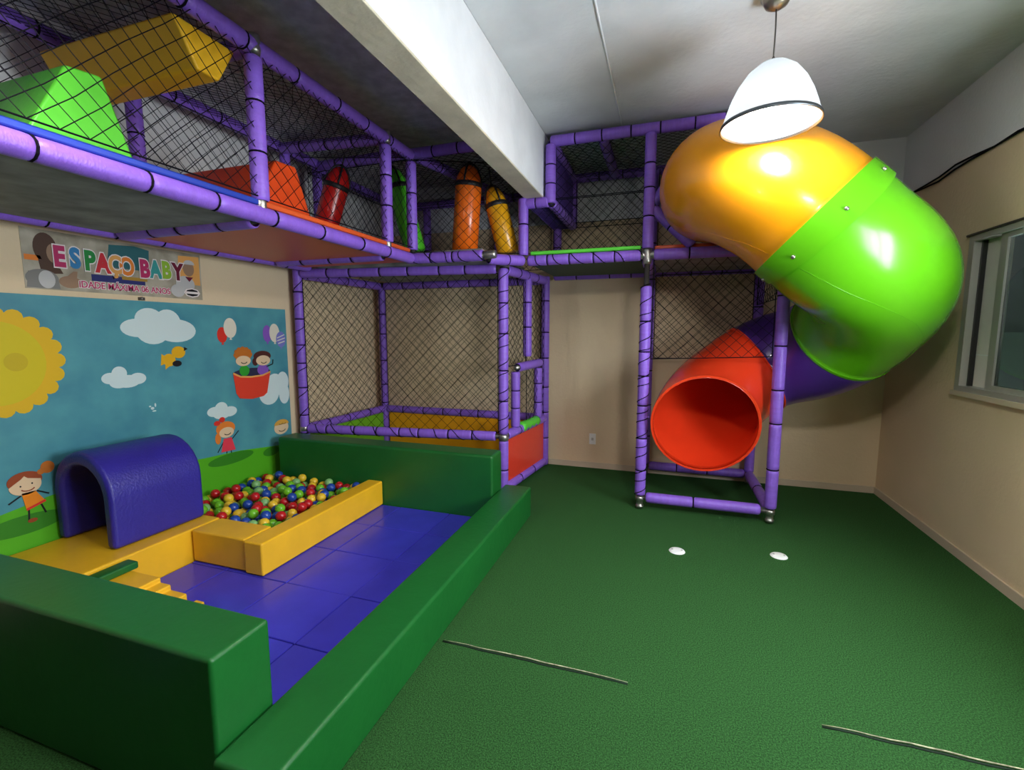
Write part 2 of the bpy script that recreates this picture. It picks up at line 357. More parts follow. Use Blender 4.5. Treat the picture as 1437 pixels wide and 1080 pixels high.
def net(p0, pu, pv, cell=.062, r=.0021, sag=.015, m='cord', border=True, jit=.006):
    p0, pu, pv = Vector(p0), Vector(pu), Vector(pv); U, V_ = pu.length, pv.length
    eu, ev = pu.normalized(), pv.normalized(); nn = eu.cross(ev).normalized()
    ph = random.uniform(0, 6)
    def P(u, v):
        g = math.sin(math.pi * max(0, min(1, u / U))) * math.sin(math.pi * max(0, min(1, v / V_)))
        e = min(1, min(u, U - u, v, V_ - v) / .08)
        return p0 + eu * (u + e * jit * math.sin(v * 9 + u * 5 + ph)) + ev * (v + e * (jit * math.sin(u * 8 - v * 4 + ph * 2) - sag * .4 * g)) + nn * (sag * g * math.sin(u * 2.3 + ph))
    VV, FF = [], []
    st = cell * math.sqrt(2)
    for sgn in (1, -1):
        c = -V_ if sgn > 0 else 0.0
        c = math.ceil(c / st) * st + .5 * st
        lim = U if sgn > 0 else U + V_
        while c < lim:
            # line: u = c + sgn*v
            if sgn > 0: v0, v1 = max(0, -c), min(V_, U - c)
            else: v0, v1 = max(0, c - U), min(V_, c)
            if v1 - v0 > .01:
                k = max(1, int((v1 - v0) / .14))
                add(VV, FF, *tube_vf([P(c + sgn * (v0 + (v1 - v0) * i / k), v0 + (v1 - v0) * i / k) for i in range(k + 1)], r, 3, False))
            c += st
    if border:
        ks = 10
        for a, b in (((0, 0), (U, 0)), ((U, 0), (U, V_)), ((U, V_), (0, V_)), ((0, V_), (0, 0))):
            add(VV, FF, *tube_vf([P(a[0] + (b[0] - a[0]) * i / ks, a[1] + (b[1] - a[1]) * i / ks) for i in range(ks + 1)], r * 1.7, 4, False))
    o = mesh_obj('safety_net', VV, FF, M[m], frame); o['kind'] = 'stuff'
    return o

XF, XB = -2.0, -3.10          # front and wall side of the left walkway
Z1, ZT = 2.05, 2.86           # deck rail and top rail heights
Y0, YT = .35, 3.45            # walkway near end, far end
ZB = 2.98                     # wall side top rail
# left walkway rails
padded('rail', (XF, Y0, Z1), (XF, 3.42, Z1), seg=.33)
padded('rail', (XB, Y0, Z1 - .01), (XB, 3.5, Z1 - .01), seg=.33)
padded('rail', (XF, Y0, ZT), (XF, 3.45, ZT), seg=.30)
padded('rail', (XB, Y0, ZB), (XB, 3.7, ZB), seg=.33)
for y in (1.94, 3.10): padded('rail', (XF - .03, y, ZT), (XB + .03, y + .12, ZB - .02), seg=.24)
padded('rail', (XF - .03, 3.45, ZT + .02), (XB + .03, 3.66, ZB - .02), seg=.24)
for y in (Y0, 1.94, 3.10): padded('rail', (XF - .05, y, Z1 - .02), (XB + .05, y, Z1 - .02), seg=.26)
for y, z in ((1.94, ZT), (3.09, ZT), (3.45, ZT)): padded('post', (XF, y, Z1 + .05), (XF, y, z - .03), bare0=.02, bare1=.02, seg=.25)
padded('post', (XF, Y0, 0), (XF, Y0, ZT), bare0=.03); padded('post', (XB, Y0, 0), (XB, Y0, ZB), bare0=.03)
for y in (2.10, 3.28, 3.66): padded('post', (XB, y, Z1 + .04), (XB, y, ZB - .04), seg=.25)
for y in (1.94, 3.09): joint((XF, y, Z1 + .055), .027, .035); joint((XF + .01, y, ZT + .005), .034, .045)
net((XF + .02, Y0, Z1 + .085), (0, 3.08, 0), (0, 0, ZT - Z1 - .10))
net((XB + .03, Y0, Z1 + .05), (0, 3.3, 0), (0, 0, ZB - Z1 - .1), cell=.055)
net((XF - .02, Y0, ZT - .02), (0, 3.08, 0), (XB - XF + .04, 0, ZB - ZT), cell=.05, r=.0020, sag=.03)
# decks (board + foam mat)
def deck(x0, x1, y0, y1, mat_top, mat_board, z=Z1, lip=0, fy=0):
    d = boxes('deck_board', [(x0, x1, y0, y1, z - .03, z + .005)], M[mat_board], frame)
    foam('deck_mat', (x0, x1 + lip, y0 - fy, y1, z + .045, z + .076), M[mat_top], d, .010, 2)
deck(XB + .05, XF - .045, Y0 + .05, 1.93, 'mat_blue', 'board', lip=.055)
deck(XB + .05, XF - .045, 1.95, 3.40, 'mat_red', 'mat_red', lip=.055)
deck(XB + .05, -1.43, 3.56, 4.75, 'board', 'board')
deck(-1.11, -.21, 3.90, 4.75, 'mat_green', 'board_g', fy=.06)
deck(-.11, .74, 3.92, 4.75, 'mat_red', 'board', fy=.03)
# bag bay: front along y = 3.45 and beyond
padded('rail', (-2.06, 3.46, Z1 + .005), (-1.38, 3.46, Z1 + .0), seg=.2, wrap=7)
padded('rail', (-2.06, 3.50, ZT + .03), (-1.16, 3.50, ZT + .03), seg=.24)
padded('rail', (-1.36, 3.52, Z1 - .02), (-1.17, 3.82, Z1), seg=.2)
padded('rail', (-1.98, 3.52, ZT + .01), (-1.62, 4.76, ZT - .02), seg=.26)
padded('rail', (XB, 3.7, ZB - .04), (XB, 4.80, ZB - .04), seg=.28)
padded('rail', (XB + .04, 4.82, ZT), (-1.24, 4.82, ZT), seg=.28)
for x in (-2.6, -1.75, ): padded('post', (x, 4.82, Z1 + .04), (x, 4.82, ZT - .04), seg=.26)
padded('post', (XB, 4.82, Z1), (XB, 4.82, ZT + .06), seg=.26)
padded('post', (-1.17, 3.84, Z1 + .045), (-1.17, 3.84, 2.555), seg=.26)
padded('post', (-1.10, 4.82, Z1 + .04), (-1.10, 4.82, 2.55), seg=.26)
net((-1.98, 3.47, Z1 + .06), (.80, .35, 0), (0, 0, .72))
net((XB + .04, 4.79, Z1 + .05), (1.90, 0, 0), (0, 0, ZT - Z1 - .08), cell=.055)
net((XB + .04, 3.5, ZT - .01), (1.85, 0, 0), (0, 1.28, 0), cell=.05, r=.0020, sag=.02)
net((XB + .04, 3.5, Z1 + .05), (0, 1.28, 0), (0, 0, .8), cell=.055)
# right bay upper level, stepping round the beam
padded('rail', (-1.13, 3.85, Z1), (-.21, 3.85, Z1), seg=.2, wrap=6)
padded('rail', (-1.13, 4.82, Z1 - .02), (.76, 4.82, Z1 - .02), seg=.28)
padded('rail', (-1.155, 3.85, 2.592 - .075), (-.955, 3.85, 2.592 - .075), seg=.13)
padded('post', (-.94, 3.85, 2.50), (-.94, 3.85, 2.96), seg=.16)
padded('rail', (-.94, 3.85, 2.985), (.76, 3.85, 2.985), seg=.21)
padded('rail', (-.94, 3.89, 2.985), (-.94, 4.78, 2.985), seg=.25)
padded('rail', (-.94, 3.89, 2.517), (-.94, 4.78, 2.517), seg=.12)
padded('rail', (-.94, 4.82, 2.985), (.76, 4.82, 2.985), seg=.26)
padded('rail', (-.53, 3.89, 2.985), (-.53, 4.78, 2.985), seg=.25)
padded('post', (-.94, 4.82, 2.50), (-.94, 4.82, 2.96), seg=.2)
for k in range(2): net((-.94 + .004 * k, 3.88, 2.53), (0, .92, 0), (0, 0, .44), cell=.03 + .004 * k, r=.0055, m='purple_net')
for k in range(2): net((-1.14, 3.88, 2.51 - .004 * k), (.20, 0, 0), (0, .92, 0), cell=.03 + .004 * k, r=.0050, m='purple_net')
net((-1.13, 3.86, Z1 + .06), (.93, 0, 0), (0, 0, .42)); net((-.90, 3.86, 2.54), (.70, 0, 0), (0, 0, .41))
net((-1.13, 4.79, Z1 + .05), (.93, 0, 0), (0, 0, .45)); net((-.90, 4.79, 2.50), (.70, 0, 0), (0, 0, .46))
net((-.92, 3.88, 2.975), (1.66, 0, 0), (0, .92, 0), cell=.05, r=.0020, sag=.02)
# slide tower
TX0, TX1, TY0, TY1 = -.16, .80, 3.85, 4.82
FT = .10
def tower_post(x, y, zs):
    lathe('post_foot', [(0, .012), (.030, .012), (.032, .03), (.026, .035), (.026, .07), (.034, .075), (.034, .105), (.024, .11)], M['steel'], frame, 18, (x, y, 0))
    for a, b, kw in zs: padded('post', (x, y, a), (x, y, b), **kw)
tower_post(TX0, TY0, [(.05, 1.98, dict(bare0=.07, bare1=.17, wrap=9, seg=.24)), (2.07, 2.95, dict(bare0=.03, seg=.22))])
tower_post(TX1, TY0, [(.05, 2.95, dict(bare0=.07, seg=.30))])
tower_post(TX1, TY1, [(.05, 2.95, dict(bare0=.07, seg=.30))])
tower_post(TX0, TY1, [(.05, 2.95, dict(bare0=.07, seg=.30))])
padded('rail', (TX0 + .03, TY0, FT), (TX1 - .03, TY0, FT), bare0=.02, bare1=.04, seg=.42, pipe='steel')
padded('rail', (TX0 + .04, TY1, FT), (TX1 - .04, TY1, FT), seg=.28)
padded('rail', (TX1, TY0 + .04, FT), (TX1, TY1 - .04, FT), seg=.45)
padded('rail', (TX0 + .05, TY0, Z1), (TX1 - .05, TY0, Z1), seg=.34)
padded('rail', (TX1, TY0 + .05, Z1), (TX1, TY1 - .05, Z1), seg=.34)
padded('rail', (TX0, TY0 + .05, Z1 - .04), (TX0, TY1 - .05, Z1 - .04), seg=.34)
padded('rail', (TX0 + .03, TY0 + .03, 2.44), (.25, TY0 + .03, 2.93), seg=.2)
padded('rail', (TX0 + .03, TY0 + .03, 2.40), (.17, TY0 + .03, 2.11), seg=.17)
padded('rail', (TX1 - .03, TY0 + .03, 2.44), (.45, TY0 + .03, 2.93), seg=.2)
padded('rail', (TX1 - .03, TY0 + .03, 2.40), (.50, TY0 + .03, 2.11), seg=.17)
for p in ((TX0, TY0, Z1 - .01), ): joint(p, .034, .06)
o_ = joint((TX0 + .05, TY0, Z1), .03, .03); o_.rotation_euler = (0, R(90), 0)
o_ = joint((TX0 - .05, TY0, Z1), .03, .035); o_.rotation_euler = (0, R(90), 0)
joint((TX0, TY0 - .01, 2.40), .03, .03)
o_ = joint((-1.345, 3.50, Z1 + .01), .034, .055); o_.rotation_euler = (0, R(90), 0)
joint((-1.31, 3.80, Z1 + .0), .034, .05)
net((TX0 + .05, TY0 + .01, 1.24), (.86, 0, .03), (0, 0, .77), sag=.05)
net((TX0 + .05, TY1 - .04, 1.20), (.86, 0, 0), (0, 0, .80))
net((TX1 - .02, TY0 + .05, 1.7), (0, .88, 0), (0, 0, .30))
net((TX0 + .05, TY1 - .04, Z1 + .06), (.86, 0, 0), (0, 0, .88))
net((TX1 - .02, TY0 + .05, Z1 + .06), (0, .88, 0), (0, 0, .88))
# ball-pit cage
FL, FR, BL, BR = (-3.26, 3.53), (-1.335, 3.80), (-3.21, 4.80), (-1.215, 4.80)
ZR = .535
def p3(p, z): return (p[0], p[1], z)
def lerp(a, b, t): return tuple(a[i] + (b[i] - a[i]) * t for i in range(len(a)))
padded('post', p3(FL, .02), p3(FL, 2.03), seg=.22, wrap=5)
padded('post', p3(FR, .02), p3(FR, .50), seg=.2); padded('post', p3(FR, .53), p3(FR, 2.02), bare0=.03, bare1=.03, seg=.26, wrap=8)
padded('post', p3(BL, .02), p3(BL, 2.03), bare1=.05, seg=.3); padded('post', p3(BR, .02), p3(BR, 2.03), seg=.3)
padded('rail', p3(lerp(FL, FR, .02), ZR), p3(lerp(FL, FR, .98), ZR), bare1=.03, seg=.24, wrap=5)
padded('rail', p3(lerp(BL, BR, .02), ZR), p3(lerp(BL, BR, .98), ZR), seg=.25)
padded('rail', p3(lerp(FL, BL, .04), ZR), p3(lerp(FL, BL, .96), ZR), seg=.3)
padded('rail', p3(lerp(FR, BR, .05), ZR), p3(lerp(FR, BR, .96), ZR), seg=.22)
padded('rail', p3(lerp(FR, BR, .05), .06), p3(lerp(FR, BR, .96), .06), seg=.3)
padded('rail', p3(lerp(FL, FR, .02), 1.99), p3(lerp(FL, FR, .97), 1.99), seg=.28)
padded('rail', p3(lerp(BL, BR, .02), 1.99), p3(lerp(BL, BR, .98), 1.99), seg=.28)
padded('rail', p3(lerp(FL, BL, .04), 1.985), p3(lerp(FL, BL, .96), 1.985), seg=.3)
padded('rail', p3(lerp(FR, BR, .05), 1.985), p3(lerp(FR, BR, .96), 1.985), seg=.26)
joint(p3(FL, ZR + .0), .045, .03); joint(p3(FR, ZR - .01), .046, .03); joint(p3(FR, 2.035), .03, .03)
def vnet(a, b, z0, z1, **k): net(p3(a, z0), (b[0] - a[0], b[1] - a[1], 0), (0, 0, z1 - z0), **k)
vnet(lerp(FL, FR, .025), lerp(FL, FR, .975), ZR + .03, 1.95, cell=.075); vnet(lerp(BL, BR, .025), lerp(BL, BR, .975), ZR + .03, 1.95)
vnet(lerp(FL, BL, .04), lerp(FL, BL, .96), ZR + .03, 1.95); vnet(lerp(FR, BR, .5), lerp(FR, BR, .96), ZR + .03, 1.95); vnet(lerp(FR, BR, .05), lerp(FR, BR, .48), 1.15, 1.95)
# gate in the cage side: hanging post, handle bar and two short posts
g0, g1, gm = lerp(FR, BR, .25), lerp(FR, BR, .80), lerp(FR, BR, .52)
padded('post', p3(gm, 1.22), p3(gm, 1.96), seg=.26)
padded('rail', p3(g0, 1.125), p3(lerp(FR, BR, .88), 1.14), bare0=.04, bare1=.03, seg=.5, pipe='steel')
padded('post', p3(g0, ZR + .04), p3(g0, 1.09), seg=.17); padded('post', p3(g1, ZR + .04), p3(g1, 1.09), seg=.17)
s_ = tube('lime_sleeve', [p3(lerp(FR, BR, .36 + .05 * i), ZR + .012) for i in range(9)], [.050, .052, .044, .052, .044, .052, .044, .052, .050], M['mat_green'], frame, 14)
# cage panels
def panel(name, a, b, z0, z1, m, th=.012):
    a, b = Vector((*a, 0)), Vector((*b, 0)); n = (b - a).cross(Vector((0, 0, 1))).normalized() * th / 2
    V = [a - n, b - n, b + n, a + n]; V = [v + Vector((0, 0, z0)) for v in V] + [v + Vector((0, 0, z1)) for v in V]
    return mesh_obj(name, V, list(BF), M[m], frame)
panel('side_panel', lerp(FR, BR, .05), lerp(FR, BR, .95), .09, .50, 'panel_red')
panel('side_panel', lerp(BL, BR, .03), lerp(BL, BR, .97), .05, .50, 'panel_orange')
panel('side_panel', lerp(FL, BL, .04), lerp(FL, BL, .96), .05, .50, 'panel_green')
boxes('pit_floor', [(-3.19, -1.38, 3.86, 4.74, .02, .06)], M['panel_green'], frame)

# ------------------------------------------------------------------ spiral slide
slide = thing('spiral_slide', 'spiral tube slide in orange, green, purple and red plastic', 'slide', (.80, 3.78, 0))
TRD = .385
ZK = [(-45, 2.50), (0, 2.50), (40, 2.40), (70, 2.24), (90, 2.08), (110, 1.93), (145, 1.78), (180, 1.62), (225, 1.34), (270, 1.19), (310, .97), (340, .82), (362, .75), (400, .70)]
def zat(t):
    for i in range(1, len(ZK) - 2):
        if ZK[i][0] <= t <= ZK[i + 1][0]:
            (x0, y0), (x1, y1), (x2, y2), (x3, y3) = ZK[i - 1:i + 3]; h = x2 - x1; u = (t - x1) / h
            m1, m2 = (y2 - y0) / (x2 - x0) * h, (y3 - y1) / (x3 - x1) * h
            return (2*u**3 - 3*u**2 + 1) * y1 + (u**3 - 2*u**2 + u) * m1 + (-2*u**3 + 3*u**2) * y2 + (u**3 - u**2) * m2
    return ZK[-2][1]
SX, SY = .50, .58
def helix(t):
    a = math.pi + R(t)
    return Vector((SX * math.cos(a), SY * math.sin(a), zat(min(max(t, 0), 362))))
def ring(t, r, n=40, oy=0):
    p = helix(t); d = (helix(min(t, 361) + .6) - helix(max(min(t, 361) - .6, 0))).normalized()
    
    out = Vector((p.x / SX ** 2, p.y / SY ** 2, 0)).normalized(); out = (out - d * out.dot(d)).normalized(); b = d.cross(out)
    return [p + (out * math.cos(2 * math.pi * j / n) + b * math.sin(2 * math.pi * j / n)) * r for j in range(n)]
def sweep(name, t0, t1, m, n=40, pre=0.0, lip0=None, lip1=None):
    """hollow tube section: outer skin, inner skin, end rims"""
    k = max(6, int((t1 - t0) / 4)); ts = [t0 + (t1 - t0) * i / k for i in range(k + 1)]
    rows = [ring(t, TRD, n) for t in ts]
    if pre: rows.insert(0, [v + Vector((0, pre, 0)) for v in rows[0]])
    inner = []
    for rw in rows:
        c = sum(rw, Vector()) / n; inner.append([c + (v - c) * ((TRD - .010) / TRD) for v in rw])
    V = [v for rw in rows for v in rw]; off = len(V); V += [v for rw in inner for v in rw]; F = []; kk = len(rows)
    for i in range(kk - 1):
        for j in range(n):
            j2 = (j + 1) % n
            F.append((i * n + j, (i + 1) * n + j, (i + 1) * n + j2, i * n + j2))
            F.append((off + i * n + j, off + i * n + j2, off + (i + 1) * n + j2, off + (i + 1) * n + j))
    for i in (0, kk - 1):
        for j in range(n):
            j2 = (j + 1) % n; F.append((i * n + j, i * n + j2, off + i * n + j2, off + i * n + j))
    return mesh_obj(name, V, F, M[m], slide, smooth=True)
def flange(t0, t1, r, m, parent, n=40):
    rows = [ring(t0, TRD - .003, n), ring(t0, r, n), ring(t1, r, n), ring(t1, TRD - .003, n)]
    V = [v for rw in rows for v in rw]; F = []
    for i in range(3):
        for j in range(n):
            j2 = (j + 1) % n; F.append((i * n + j, (i + 1) * n + j, (i + 1) * n + j2, i * n + j2))
    o = mesh_obj('flange', V, F, M[m], parent, smooth=True)
    md = o.modifiers.new('edge', 'EDGE_SPLIT'); md.split_angle = R(40)
    return o
s_or = sweep('tube_section', 0, 90, 'sl_orange', pre=.035); s_or['label'] = 'orange upper tube section'
s_gr = sweep('tube_section', 90, 208, 'sl_green'); s_gr['label'] = 'bright green tube section'
s_pu = sweep('tube_section', 208, 279, 'sl_purple'); s_pu['label'] = 'purple tube section'
s_re = sweep('tube_section', 279, 362, 'sl_red'); s_re['label'] = 'red exit tube section'
flange(87, 96, TRD + .014, 'sl_green', s_gr)
flange(207, 209, TRD + .006, 'sl_green', s_gr); flange(278, 280.5, TRD + .008, 'sl_red', s_re)
flange(359.5, 362.3, TRD + .008, 'sl_red', s_re)
# bolts on the green flange
for j in range(0, 40, 5):
    c = sum(ring(92, 1), Vector()) / 40; p = ring(92, TRD + .016)[j]; n_ = (p - c).normalized()
    tube('bolt', [p - n_ * .004, p + n_ * .008], .010, M['steel'], s_gr, 8)
for sec, t0, t1, m in ((s_or, 4, 86, 'sl_orange'), (s_gr, 97, 204, 'sl_green')):
    for j in (6, 27):
        tube('seam_ridge', [ring(t0 + (t1 - t0) * i / 24, TRD - .0005)[j] for i in range(25)], .002, M[m], sec, 6)

# ------------------------------------------------------------------ soft play corner
def fblock(name, b, m, label, cat='foam block', bw=.018, group=None):
    return tag(foam(name, b, M[m], None, bw), label, cat, group)
fblock('foam_wall', (-1.19, -.97, .86, 3.42, 0, .238), 'green_v', 'long low green foam edge beside the open turf', bw=.016)
fblock('foam_wall', (-3.34, -1.195, .885, 1.095, 0, .525), 'green_v', 'tall green foam wall in the near left foreground', bw=.014)
fblock('foam_wall', (-3.22, -1.195, 3.15, 3.36, 0, .535), 'green_v', 'tall green foam wall in front of netted cage', bw=.022)
# floor mats
xs = [-2.715, -2.43, -1.985, -1.55, -1.195]; ys = [1.10, 1.545, 1.945, 2.36, 2.76, 3.145]
mats = thing('floor_mat', 'glossy blue vinyl play mat made of joined squares', 'floor mat', (-1.9, 2.1, 0))
for i in range(4):
    for j in range(5):
        foam('mat_square', (xs[i] + .002 + 1.9, xs[i + 1] - .002 + 1.9, ys[j] + .002 - 2.1, ys[j + 1] - .002 - 2.1, 0, .05 + random.uniform(-.0015, .0015)), M['blue_v'], mats, .006, 2)
# ball pool walls
fblock('foam_wall', (-2.285, -2.15, 1.945, 3.145, .052, .25), 'yellow_v', 'long yellow foam wall holding in the ball pool', bw=.012)
fblock('foam_wall', (-2.712, -2.295, 1.96, 2.165, .052, .25), 'yellow_v', 'short yellow foam block between tunnel base and ball pool wall', bw=.012)
fblock('foam_platform', (-3.335, -2.722, 1.10, 2.165, 0, .252), 'yellow_v', 'low yellow foam platform carrying the blue tunnel', bw=.012)
fblock('pool_mat', (-3.335, -2.295, 2.175, 3.145, 0, .09), 'blue_v', 'blue foam floor under the ball pool balls', bw=.008)
# steps
V, F = [], []
prof = [(-2.715, .05), (-2.25, .05), (-2.25, .140), (-2.36, .140), (-2.36, .168), (-2.43, .168), (-2.43, .195), (-2.715, .195)]
for y in (1.14, 1.58): V += [(x, y, z) for x, z in prof]
k = len(prof); F = [tuple(range(k)), tuple(range(2 * k - 1, k - 1, -1))] + [(i, (i + 1) % k + 0, (i + 1) % k + k, i + k)[::-1] for i in range(k)]
st = tag(soften(mesh_obj('foam_steps', V, F, M['yellow_v']), .008, 2), 'small yellow foam steps behind the near green wall', 'foam steps')
st.location.z += .002
fblock('foam_bar', (-2.715, -2.635, 1.14, 1.61, .198, .238), 'green_v', 'narrow dark green foam bar on the yellow steps', bw=.01)
fblock('foam_scrap', (-2.245, -2.19, 1.595, 1.62, .053, .085), 'yellow_v', 'tiny pale yellow foam corner peeking over the near wall', bw=.004)
# tunnel
tun = None
def arch(w, h, n=14):
    r = w / 2; pts = [(-r, 0), (-r, h - r)]
    for i in range(1, n): a = math.pi - math.pi * i / n; pts.append((r * math.cos(a), h - r + r * math.sin(a)))
    return pts + [(r, h - r), (r, 0)]
po, pi_ = arch(.50, .535), arch(.36, .455); k = len(po); V, F = [], []
for y in (0, .525):
    V += [(x, y, z) for x, z in po] + [(x, y, z) for x, z in pi_]
h2 = 2 * k
for i in range(k - 1):
    F += [(i, i + 1, k + i + 1, k + i), (h2 + i, h2 + k + i, h2 + k + i + 1, h2 + i + 1), (i, h2 + i, h2 + i + 1, i + 1), (k + i, k + i + 1, h2 + k + i + 1, h2 + k + i)]
F += [(0, k, h2 + k, h2), (k - 1, h2 + k - 1, h2 + 2 * k - 1, 2 * k - 1)]
tun = tag(soften(mesh_obj('foam_tunnel', V, F, M['navy_v']), .025, 3), 'blue arched foam tunnel on the yellow platform', 'tunnel')
tun.location = (-3.085, 1.625, .254); tun.rotation_euler = (0, 0, R(-1.0))

# ------------------------------------------------------------------ balls
def ball_mesh(name, col):
    m = mat('ball_' + name, col, .25, spec=.5); bm = bmesh.new(); bmesh.ops.create_icosphere(bm, subdivisions=2, radius=.035)
    me = bpy.data.meshes.new('ball_' + name); bm.to_mesh(me); bm.free(); me.materials.append(m)
    for p in me.polygons: p.use_smooth = True
    return me
BM = dict(red=ball_mesh('red', (.50, .012, .015)), yellow=ball_mesh('yellow', (.80, .50, .03)), blue=ball_mesh('blue', (.015, .06, .33)), green=ball_mesh('green', (.16, .48, .02)), pale=ball_mesh('pale', (.22, .45, .16)))
BL_ = dict(red='red plastic ball in the ball pool', yellow='yellow plastic ball in the ball pool', blue='dark blue plastic ball in the ball pool', green='bright green plastic ball in the ball pool', pale='pale mint green plastic ball in the ball pool')
rb = .0352; balls = []
bx0, bx1, by0, by1 = -3.333 + rb, -2.29 - rb, 2.18 + rb, 3.145 - rb
grid = {}
def top_at(x, y):
    z = .092 + rb
    gx, gy = int(x / .08), int(y / .08)
    for a in (-1, 0, 1):
        for b in (-1, 0, 1):
            for (px, py, pz) in grid.get((gx + a, gy + b), ()):
                d2 = (px - x) ** 2 + (py - y) ** 2
                if d2 < 4 * rb * rb: z = max(z, pz + math.sqrt(4 * rb * rb - d2))
    return z
cols = ['red', 'yellow', 'blue', 'green', 'yellow', 'red', 'green', 'blue', 'pale']
NB = 300
for i in range(NB):
    best = None
    for _ in range(60):
        x, y = random.uniform(bx0, bx1), random.uniform(by0, by1); z = top_at(x, y)
        if best is None or z < best[2]: best = (x, y, z)
    grid.setdefault((int(best[0] / .08), int(best[1] / .08)), []).append(best)
    c = random.choice(cols); o = inst('ball', BM[c]); o.location = best
    zone = ('against the tall green foam wall' if best[1] > 3.0 else 'along the painted mural' if best[0] < -3.15 else 'along the long yellow foam wall' if best[0] > -2.45
            else 'behind the short yellow block' if best[1] < 2.33 else 'in the middle of the pool')
    tag(o, BL_[c].replace('in the ball pool', zone), 'ball', c + ' balls ' + zone)

# ------------------------------------------------------------------ mural board
XM = XL + .012
mural = thing('mural_board', 'painted mural board with sky, sun, clouds and cartoon children', 'mural', (XL, 2.3, .05))
def wp(y, z, layer): return (XM + .0012 * layer - XL, y - 2.3, z - .05)
boxes('board', [(0, .012, .95 - 2.3, 3.45 - 2.3, 0, 1.66 - .05)], PR['sky'], mural)
TH = .0012
def decal(name, polys, col, layer, parent=mural):
    """polys: list of outlines in wall (y, z); thin raised print"""
    V, F = [], []
    for pl0 in polys:
        pl = pl0; k = len(V); n = len(pl)
        A = sum(pl[i][0] * pl[(i + 1) % n][1] - pl[(i + 1) % n][0] * pl[i][1] for i in range(n))
        if A < 0: pl = pl[::-1]
        e = .5 * polys.index(pl0) / len(polys); V += [wp(y, z, layer + e) for y, z in pl] + [wp(y, z, 0 if layer < 1 else layer - 1) for y, z in pl]
        F.append(tuple(k + i for i in range(n)))
        F += [(k + i, k + n + i, k + n + (i + 1) % n, k + (i + 1) % n) for i in range(n)]
    return mesh_obj(name, V, F, PR[col], parent)
def el(c, n=24, a0=0, a1=360):
    y, z, ry, rz = c; m_ = n if a1 - a0 >= 360 else n + 1
    return [(y + ry * math.cos(R(a0 + (a1 - a0) * i / n)), z + rz * math.sin(R(a0 + (a1 - a0) * i / n))) for i in range(m_)]
def stroke(pts, w=.004):
    out = []
    for i in range(len(pts) - 1):
        (a, b), (c, d) = pts[i], pts[i + 1]; L = math.hypot(c - a, d - b) or 1; nx, nz = -(d - b) / L * w, (c - a) / L * w
        out.append([(a + nx, b + nz), (c + nx, d + nz), (c - nx, d - nz), (a - nx, b - nz)])
    return out
def smile(y, z, r, w=.003): return stroke([(y + r * math.cos(R(200 + 140 * i / 6)), z + r * .6 * math.sin(R(200 + 140 * i / 6))) for i in range(7)], w)
# grass
gtop = [(.95, .44), (1.2, .46), (1.394, .475), (1.626, .514), (2.0, .52), (2.3, .505), (2.57, .485), (2.887, .469), (3.2, .43), (3.45, .40)]
for i in range(len(gtop) - 1):
    pass
decal('grass_hill', [[(gtop[i][0], .052), (gtop[i + 1][0], .052), gtop[i + 1], gtop[i]] for i in range(len(gtop) - 1)], 'grass', 1)
decal('grass_patch', [el((2.80, .425, .21, .045))], 'grass2', 2); decal('grass_patch', [el((1.50, .388, .19, .054))], 'grass2', 2); decal('grass_patch', [el((3.20, .385, .09, .04))], 'grass2', 2)
# sun
sy_, sz_ = 1.475, 1.29
decal('sun_rim', [el((sy_, sz_, .255, .265))] + [el((sy_ + .245 * math.cos(R(a)), sz_ + .255 * math.sin(R(a)), .042, .042), 12) for a in range(0, 360, 18)], 'sunrim', 1)
decal('sun_disc', [el((sy_ - .01, sz_ - .005, .205, .225), 32)], 'sun', 2); decal('sun_spot', [el((sy_ + .065, sz_ - .0, .05, .05))], 'sunspot', 3)
C1 = [(2.172, 1.48, .107, .061), (2.249, 1.538, .093, .077), (2.267, 1.466, .113, .097), (2.373, 1.521, .09, .09), (2.428, 1.462, .145, .082)]
C2 = [(1.98, 1.159, .048, .036), (2.036, 1.186, .045, .046), (2.082, 1.131, .077, .042), (2.144, 1.144, .052, .038), (2.031, 1.127, .057, .036)]
C3 = [(2.675, .83, .06, .039), (2.738, .848, .056, .051), (2.812, .813, .065, .041), (2.741, .802, .075, .039)]
C4 = [(3.284, .978, .097, .103), (3.375, 1.0, .068, .092), (3.215, .909, .109, .101), (3.385, .886, .06, .093)]
for C_ in (C1, C2, C3, C4): decal('cloud', [el(c) for c in C_], 'cloud', 1)
b_ = decal('bird', [el((2.361, 1.255, .045, .045)), el((2.431, 1.308, .05, .043)), [(2.33, 1.19), (2.40, 1.24), (2.33, 1.28)], [(2.30, 1.22), (2.38, 1.25), (2.31, 1.30)]], 'yellow', 1)
decal('wing', [el((2.414, 1.227, .034, .022), 14)], 'black', 2); decal('beak', [[(2.47, 1.315), (2.50, 1.33), (2.475, 1.345)]], 'black', 2)
for c, col, l in (((2.79, 1.43, .044, .062), 'red', 1), ((2.864, 1.486, .058, .08), 'cream', 2), ((3.23, 1.439, .046, .075), 'violet', 1), ((3.31, 1.445, .056, .083), 'cream', 2), ((3.379, 1.387, .055, .071), 'stripe', 3)):
    decal('balloon', [el(c), [(c[0] - .012, c[1] - c[3] - .015), (c[0] + .012, c[1] - c[3] - .015), (c[0], c[1] - c[3] + .01)]], col, l)
decal('balloon_stripe', stroke([(3.335, 1.40), (3.42, 1.43)], .004) + stroke([(3.335, 1.375), (3.425, 1.40)], .004) + stroke([(3.345, 1.35), (3.42, 1.37)], .004), 'cream', 4)
